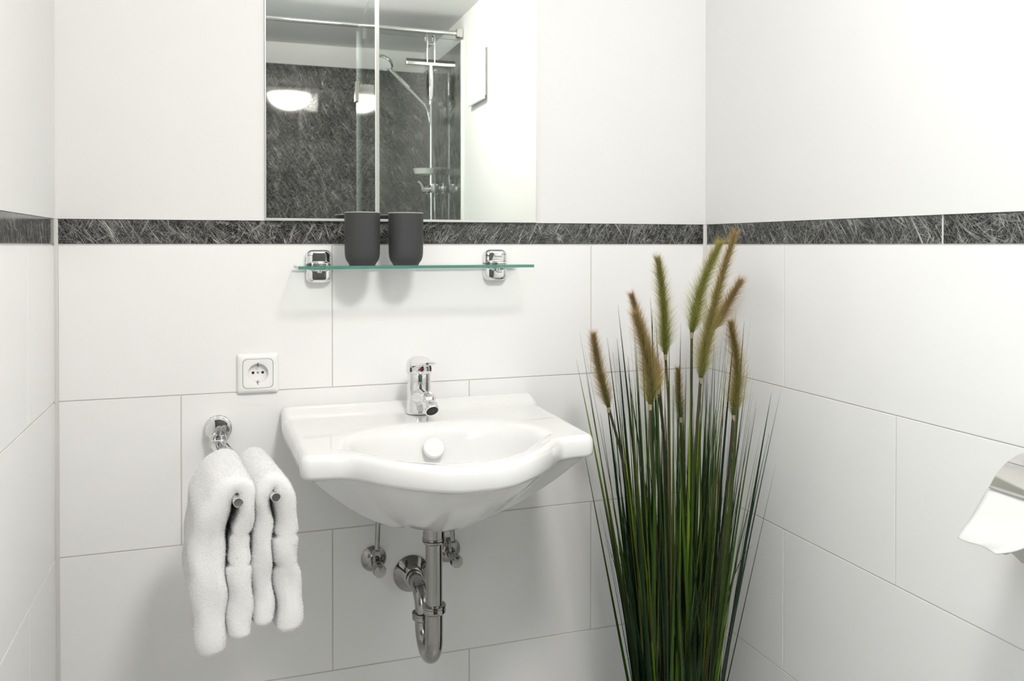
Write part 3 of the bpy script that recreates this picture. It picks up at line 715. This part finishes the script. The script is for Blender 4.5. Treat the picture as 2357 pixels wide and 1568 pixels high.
def shower_fittings():
    rx, ry = XR-.055, -2.657
    xw = XR-.0095
    t = thing('shower_rail', (rx, ry, 1.50), 'chrome riser rail on the dark shower wall, seen in the mirror', 'shower rail')
    link('rail', tube('rail', [(0, 0, .06), (0, 0, .645)], .0105, 20), 'chrome', t, smooth=40)
    for z in (.11, .63):
        link('wall_bracket', tube('wall_bracket', [(0, 0, z), (xw-rx, 0, z)], .011, 16), 'chrome', t, smooth=40)
        link('end_cap', lathe('end_cap', [(.013, -.02), (.0145, -.018), (.0145, .018), (.013, .02)], 20, center=(0, 0, z)), 'chrome', t, smooth=40)
    link('slider', lathe('slider', [(.015, -.03), (.018, -.026), (.018, .026), (.015, .03)], 20, center=(0, 0, .475)), 'chrome', t, smooth=40)
    link('slider_knob', tube('slider_knob', [(0, 0, .475), (0, .045, .475)], [.009, .012], 16), 'chrome', t, smooth=40)
    link('cradle', tube('cradle', [(0, 0, .475), (-.03, 0, .47), (-.045, 0, .474)], [.010, .012, .015], 16), 'chrome', t, smooth=50)
    d = link('soap_dish', lathe('soap_dish', [(.03, .0), (.055, .004), (.064, .030), (.066, .032), (.062, .03), (.053, .008), (.003, .006)], 32, center=(-.035, 0, .075)), 'clear_plastic', t, smooth=40)
    # mixer
    mx = thing('shower_mixer', (rx, ry, 1.50), 'chrome shower mixer below the riser rail, seen in the mirror', 'mixer tap')
    mm = Matrix.Rotation(PI/2, 3, 'X')
    link('body', lathe('body', [(.018, -.085), (.025, -.082), (.026, -.05), (.022, -.045), (.022, .045), (.026, .05), (.025, .082), (.018, .085)], 28, mat3=mm), 'chrome', mx, smooth=35)
    link('lever', tube('lever', [(-.01, 0, .0), (-.045, 0, -.004), (-.06, 0, .03), (-.075, 0, .04)], [.018, .014, .008, .006], 16), 'chrome', mx, smooth=50)
    for sy in (-1, 1):
        link('union', lathe('union', [(.013, -.02), (.013, .035), (.032, .037), (.034, .044)], 28, axis='X', mat3=Matrix.Rotation(PI, 3, 'Z'), center=(0, sy*.065, 0)), 'chrome', mx, smooth=35)
    link('diverter', lathe('diverter', [(.012, .01), (.012, .06)], 18), 'chrome', mx, smooth=35)
    link('hose_outlet', lathe('hose_outlet', [(.010, -.045), (.010, -.015)], 18), 'chrome', mx, smooth=35)
    # hand shower with its hose
    hs = thing('hand_shower', (rx-.06, ry, 1.97), 'chrome hand shower slanting up from the riser rail, seen in the mirror', 'shower head')
    hd = Vector((-.155, .0, .145)).normalized()
    ln = .27
    pts = [Vector((.024, 0, -.02))+hd*s for s in np.linspace(0, ln, 12)]
    link('handle', tube('handle', pts, [.0100+.003*math.sin(PI*i/11) for i in range(12)], 20), 'chrome', hs, smooth=50)
    n = Vector((-.42, .40, -.82)).normalized(); c = pts[-1]+hd*.035
    link('spray_head', lathe('spray_head', [(.012, -.026), (.034, -.020), (.052, -.008), (.055, .002), (.052, .008), (.048, .009)], 36, mat3=axis_mat(n), center=c), 'chrome', hs, smooth=40)
    link('spray_face', lathe('spray_face', [(.048, .0085), (.046, .0105), (.003, .0105)], 32, mat3=axis_mat(n), center=c), 'white_plastic', hs, smooth=40)
    hose = catmull([(.026, 0, -.022), (.050, -.004, -.09), (.078, -.018, -.30), (.088, -.030, -.70), (.086, -.034, -1.00), (.074, -.016, -1.15), (.062, 0, -1.0), (.060, 0, -.75), (.06, 0, -.515)], 8)
    link('hose', tube('hose', hose, .0068, 12), 'chrome', hs, smooth=60)
    # squeegee on the screen
    sq = thing('squeegee', (.952, YS, 1.90), 'chrome squeegee hooked over the glass shower panel, seen in the mirror', 'squeegee')
    yy = .024
    link('handle', tube('handle', [(0, yy, .0), (0, yy, .02), (0, yy+.004, .09), (0, yy, .165)], [.006, .010, .012, .009], 16), 'chrome', sq, smooth=50)
    link('bar', box_me('bar', -.12, .12, yy-.009, yy+.009, .160, .176, .003, 2), 'chrome', sq)
    link('blade', box_me('blade', -.119, .119, yy-.002, yy+.002, .176, .190), 'rubber', sq)
    for sx in (-1, 1):
        hk = [(sx*.018, yy+.004, .168), (sx*.018, yy+.004, .28), (sx*.018, .012, .3085), (sx*.018, 0, .3125), (sx*.018, -.012, .306), (sx*.018, -.013, .285)]
        link('hook', tube('hook', catmull(hk, 5), .0032, 10), 'chrome', sq, smooth=60)
    link('hook_loop', tube('hook_loop', [(.018*math.cos(a), yy+.004, .282+.020*math.sin(a)) for a in np.linspace(PI, 2*PI, 16)], .003, 10), 'chrome', sq, smooth=60)
shower_fittings()

# vent cover on the right wall
t = thing('vent_cover', (XR-.002, -1.925, 1.968), 'white square ventilation cover high on the right wall, seen in the mirror', 'vent cover')
link('base', box_me('base', -.012, -.0005, -.105, .105, -.10, .10), 'wood_white', t)
link('front_plate', box_me('front_plate', -.026, -.014, -.124, .124, -.120, .120, .002, 2), 'white_plastic', t)
link('spacer', box_me('spacer', -.0145, -.0115, -.09, .09, -.085, .085), 'rubber', t)

# ceiling lamp, the light of the room
t = thing('ceiling_lamp', (.47, -1.48, ZC), 'round white glass ceiling lamp, lit, mirrored in the dark shower wall', 'lamp')
link('mount_ring', lathe('mount_ring', [(.168, -.0005), (.168, -.014), (.160, -.020), (.150, -.020)], 56), 'white_plastic', t, smooth=40)
link('shade', lathe('shade', [(.152*math.cos(a), -.018-.110*math.sin(a)) for a in np.linspace(0, PI/2-.02, 14)], 56), 'lamp_glass', t, smooth=60)

# ================================================================== plant
PX, PY = .90, -.25
def plant():
    rng = np.random.default_rng(21); random.seed(21)
    t = thing('fountain_grass', (PX, PY, 0), 'tall artificial fountain grass with brown plumes in the tiled corner', 'plant')
    link('pot', lathe('pot', [(.085, 0.0005), (.088, .004), (.105, .165), (.108, .168), (.108, .180), (.100, .180), (.098, .150), (.003, .150)], 40), 'pot', t, smooth=35)
    link('soil', lathe('soil', [(.0975, .1505), (.0975, .158), (.06, .166), (.003, .168)], 32), 'soil', t, smooth=60)
    def ribbon(V, F, p0, p1, p2, w, tw):
        """quadratic blade, folded along its midrib"""
        m = 9; base = len(V)
        p0, p1, p2 = map(np.array, (p0, p1, p2))
        for i in range(m):
            s = i/(m-1); c = (1-s)**2*p0+2*s*(1-s)*p1+s*s*p2
            d = 2*(1-s)*(p1-p0)+2*s*(p2-p1); d /= np.linalg.norm(d)
            a = tw+s*.5; side = np.array((math.cos(a), math.sin(a), 0)); side -= d*side.dot(d); side /= np.linalg.norm(side)
            nrm = np.cross(d, side); ww = w*(1-s**2.2)*.5+.0002
            V += [c-side*ww, c+nrm*ww*.45, c+side*ww]
        for i in range(m-1):
            a = base+3*i
            F += [(a, a+1, a+4, a+3), (a+1, a+2, a+5, a+4)]
    def rand_blade(outer, tall):
        a = rng.uniform(0, 2*PI); r0 = (.078*math.sqrt(rng.random()) if not outer else rng.uniform(.05, .08))
        p0 = (r0*math.cos(a), r0*math.sin(a), .155)
        h = rng.uniform(.42, .78) if not tall else rng.uniform(.70, .93)
        spread = r0/.08*rng.uniform(.02, .155)*(h/.7)+rng.normal(0, .014)
        a2 = a+rng.normal(0, .55)
        tip = np.array((p0[0]+spread*math.cos(a2), p0[1]+spread*math.sin(a2), .155+h))
        tip[0] = min(max(tip[0], .66+.03-PX), XR-.03-PX); tip[1] = min(max(tip[1], -.22), -.02-PY)
        mid = (np.array(p0)*.5+tip*.5); mid[:2] += (np.array(p0[:2])-tip[:2])*.10*rng.uniform(-.4, 1); mid[2] += .02
        return p0, mid, tip
    mats = ['blade_dark', 'blade_green', 'blade_lime', 'blade_olive', 'blade_tan']
    wts = np.array([.35, .27, .17, .16, .05])
    for i in range(250):
        p0, p1, p2 = rand_blade(i % 3 == 0, i % 4 == 1)
        V, F = [], []; k = rng.choice(5, p=wts)
        ribbon(V, F, p0, p1, p2, rng.uniform(.0045, .0115) if k != 4 else rng.uniform(.0025, .004), rng.uniform(-.7, .7))
        link('blade', me_from('blade', V, F), mats[k], t, smooth=179)
    # the thin inner blades nobody could tell apart
    for k, cnt in ((0, 150), (3, 80), (4, 30)):
        V, F = [], []
        for i in range(cnt):
            p0, p1, p2 = rand_blade(False, i % 7 == 0)
            if k == 0: p2 = np.array(p2); p2[2] = min(p2[2], rng.uniform(.55, .85))
            if k == 4: p2 = np.array(p2); p2[2] = rng.uniform(.3, .62)
            ribbon(V, F, p0, p1, p2, rng.uniform(.002, .0045), rng.uniform(-1, 1))
        o = link('inner_blades', me_from('inner_blades', V, F), mats[k], t, smooth=179); o['kind'] = 'stuff'
    # plumes: tip -> foot of the spike -> down the stalk
    G1, G2, B1, B2 = (.12, .17, .012), (.50, .52, .11), (.10, .070, .018), (.62, .42, .20)
    plumes = [
        ([(0.730, -.20, 1.012), (0.743, -.20, .941), (0.765, -.20, .861)], (.805, -.20, .709), .021, 0.85),
        ([(0.828, -.18, 1.092), (0.854, -.18, 1.017), (0.882, -.18, .941), (.893, -.18, .889)], (.909, -.18, .742), .022, 1.0),
        ([(0.777, -.30, 1.061), (0.798, -.30, .987), (0.810, -.30, .926), (.809, -.30, .882)], (.813, -.30, .769), .030, .6),
        ([(0.881, -.20, 1.169), (0.894, -.20, 1.074), (0.899, -.20, .966)], (.908, -.20, .793), .025, .15),
        ([(1.005, -.24, 1.201), (0.963, -.24, 1.112), (0.939, -.24, 1.015)], (.938, -.24, .799), .028, .1),
        ([(1.003, -.30, 1.222), (0.967, -.30, 1.114), (0.940, -.30, 1.017), (.924, -.30, .929)], (.912, -.30, .77), .024, .5),
        ([(1.085, -.20, 1.119), (1.046, -.20, 1.061), (1.015, -.20, 1.014)], (.983, -.20, .882), .026, .95),
        ([(0.996, -.30, 1.037), (1.011, -.30, .942), (1.002, -.30, .848)], (.984, -.30, .674), .026, .55),
        ([(0.929, -.20, .932), (0.931, -.20, .885), (.936, -.20, .829)], (.94, -.20, .697), .014, .9)]
    for spike, low, bl, brown in plumes:
        L = [np.array(p)-np.array((PX, PY, 0)) for p in spike]
        foot = np.array((rng.uniform(-.03, .03), rng.uniform(-.03, .03), .155))
        lowp = np.array(low)-np.array((PX, PY, 0))
        stalk = [tuple(p) for p in catmull([foot, foot*.35+lowp*.65+np.array((0, 0, -.10)), lowp, L[-1]], 8)]
        pl = link('plume', tube('plume', stalk, .0030, 8), 'stem', t, smooth=60)
        core = catmull(L[::-1], 10)           # foot -> tip
        n = len(core)
        link('joint', tube('joint', [core[0]-np.array((0, 0, .012)), core[0], core[1]], [.0034, .0040, .0030], 10), 'node_tape', pl, smooth=60)
        link('spine', tube('spine', core, [.0046*(1-.6*i/(n-1)) for i in range(n)], 8), 'blade_olive', pl, smooth=60)
        ln = np.linalg.norm(L[0]-L[-1]); c1, c2, c3 = int(3400*ln/.2), int(3000*ln/.2), 130; cnt = c1+c2+c3
        s = np.concatenate([rng.random(c1+c2), rng.uniform(.90, 1, c3)])*(n-1.001); i0 = s.astype(int); fr = (s-i0)[:, None]; CA = np.array(core)
        Pp = CA[i0]*(1-fr)+CA[i0+1]*fr; T = CA[i0+1]-CA[i0]; T /= np.linalg.norm(T, axis=1)[:, None]
        rd = rng.normal(size=(cnt, 3)); rd -= T*(rd*T).sum(1)[:, None]; rd /= np.linalg.norm(rd, axis=1)[:, None]
        u = s/(n-1)
        env = (1.22-.62*u)*np.clip(.55+u*6, 0, 1)
        opn = np.concatenate([rng.uniform(.25, .9, c1), rng.uniform(.45, 1.15, c2), rng.uniform(.0, .45, c3)])*np.where(u > .8, 1-(u-.8)*2.2, 1)
        lng = np.concatenate([rng.uniform(.28, .62, c1), rng.uniform(.8, 1.85, c2), rng.uniform(.5, 1.1, c3)])
        D = T+rd*opn[:, None]; D /= np.linalg.norm(D, axis=1)[:, None]; D *= (bl*env*lng)[:, None]
        D += rng.normal(scale=.0016, size=(cnt, 3))
        me = spike_mesh('bristles', Pp+rd*.002, D, .00048, rng)
        br = np.clip(brown+(u-.5)*.5+rng.normal(0, .2, cnt)+np.concatenate([np.zeros(c1), np.full(c2+c3, .25)]), 0, 1)[:, None]
        root = np.array(G1)*(1-br)+np.array(B1)*br; tipc = np.array(G2)*(1-br)+np.array(B2)*br
        colr = np.ones((cnt*3, 4)); colr[0::3, :3] = root; colr[1::3, :3] = root; colr[2::3, :3] = tipc
        ca = me.color_attributes.new('tone', 'FLOAT_COLOR', 'POINT')
        if len(me.vertices) == cnt*3: ca.data.foreach_set('color', colr.ravel())
        o = link('bristles', me, 'bristle', pl); o['kind'] = 'stuff'
plant()
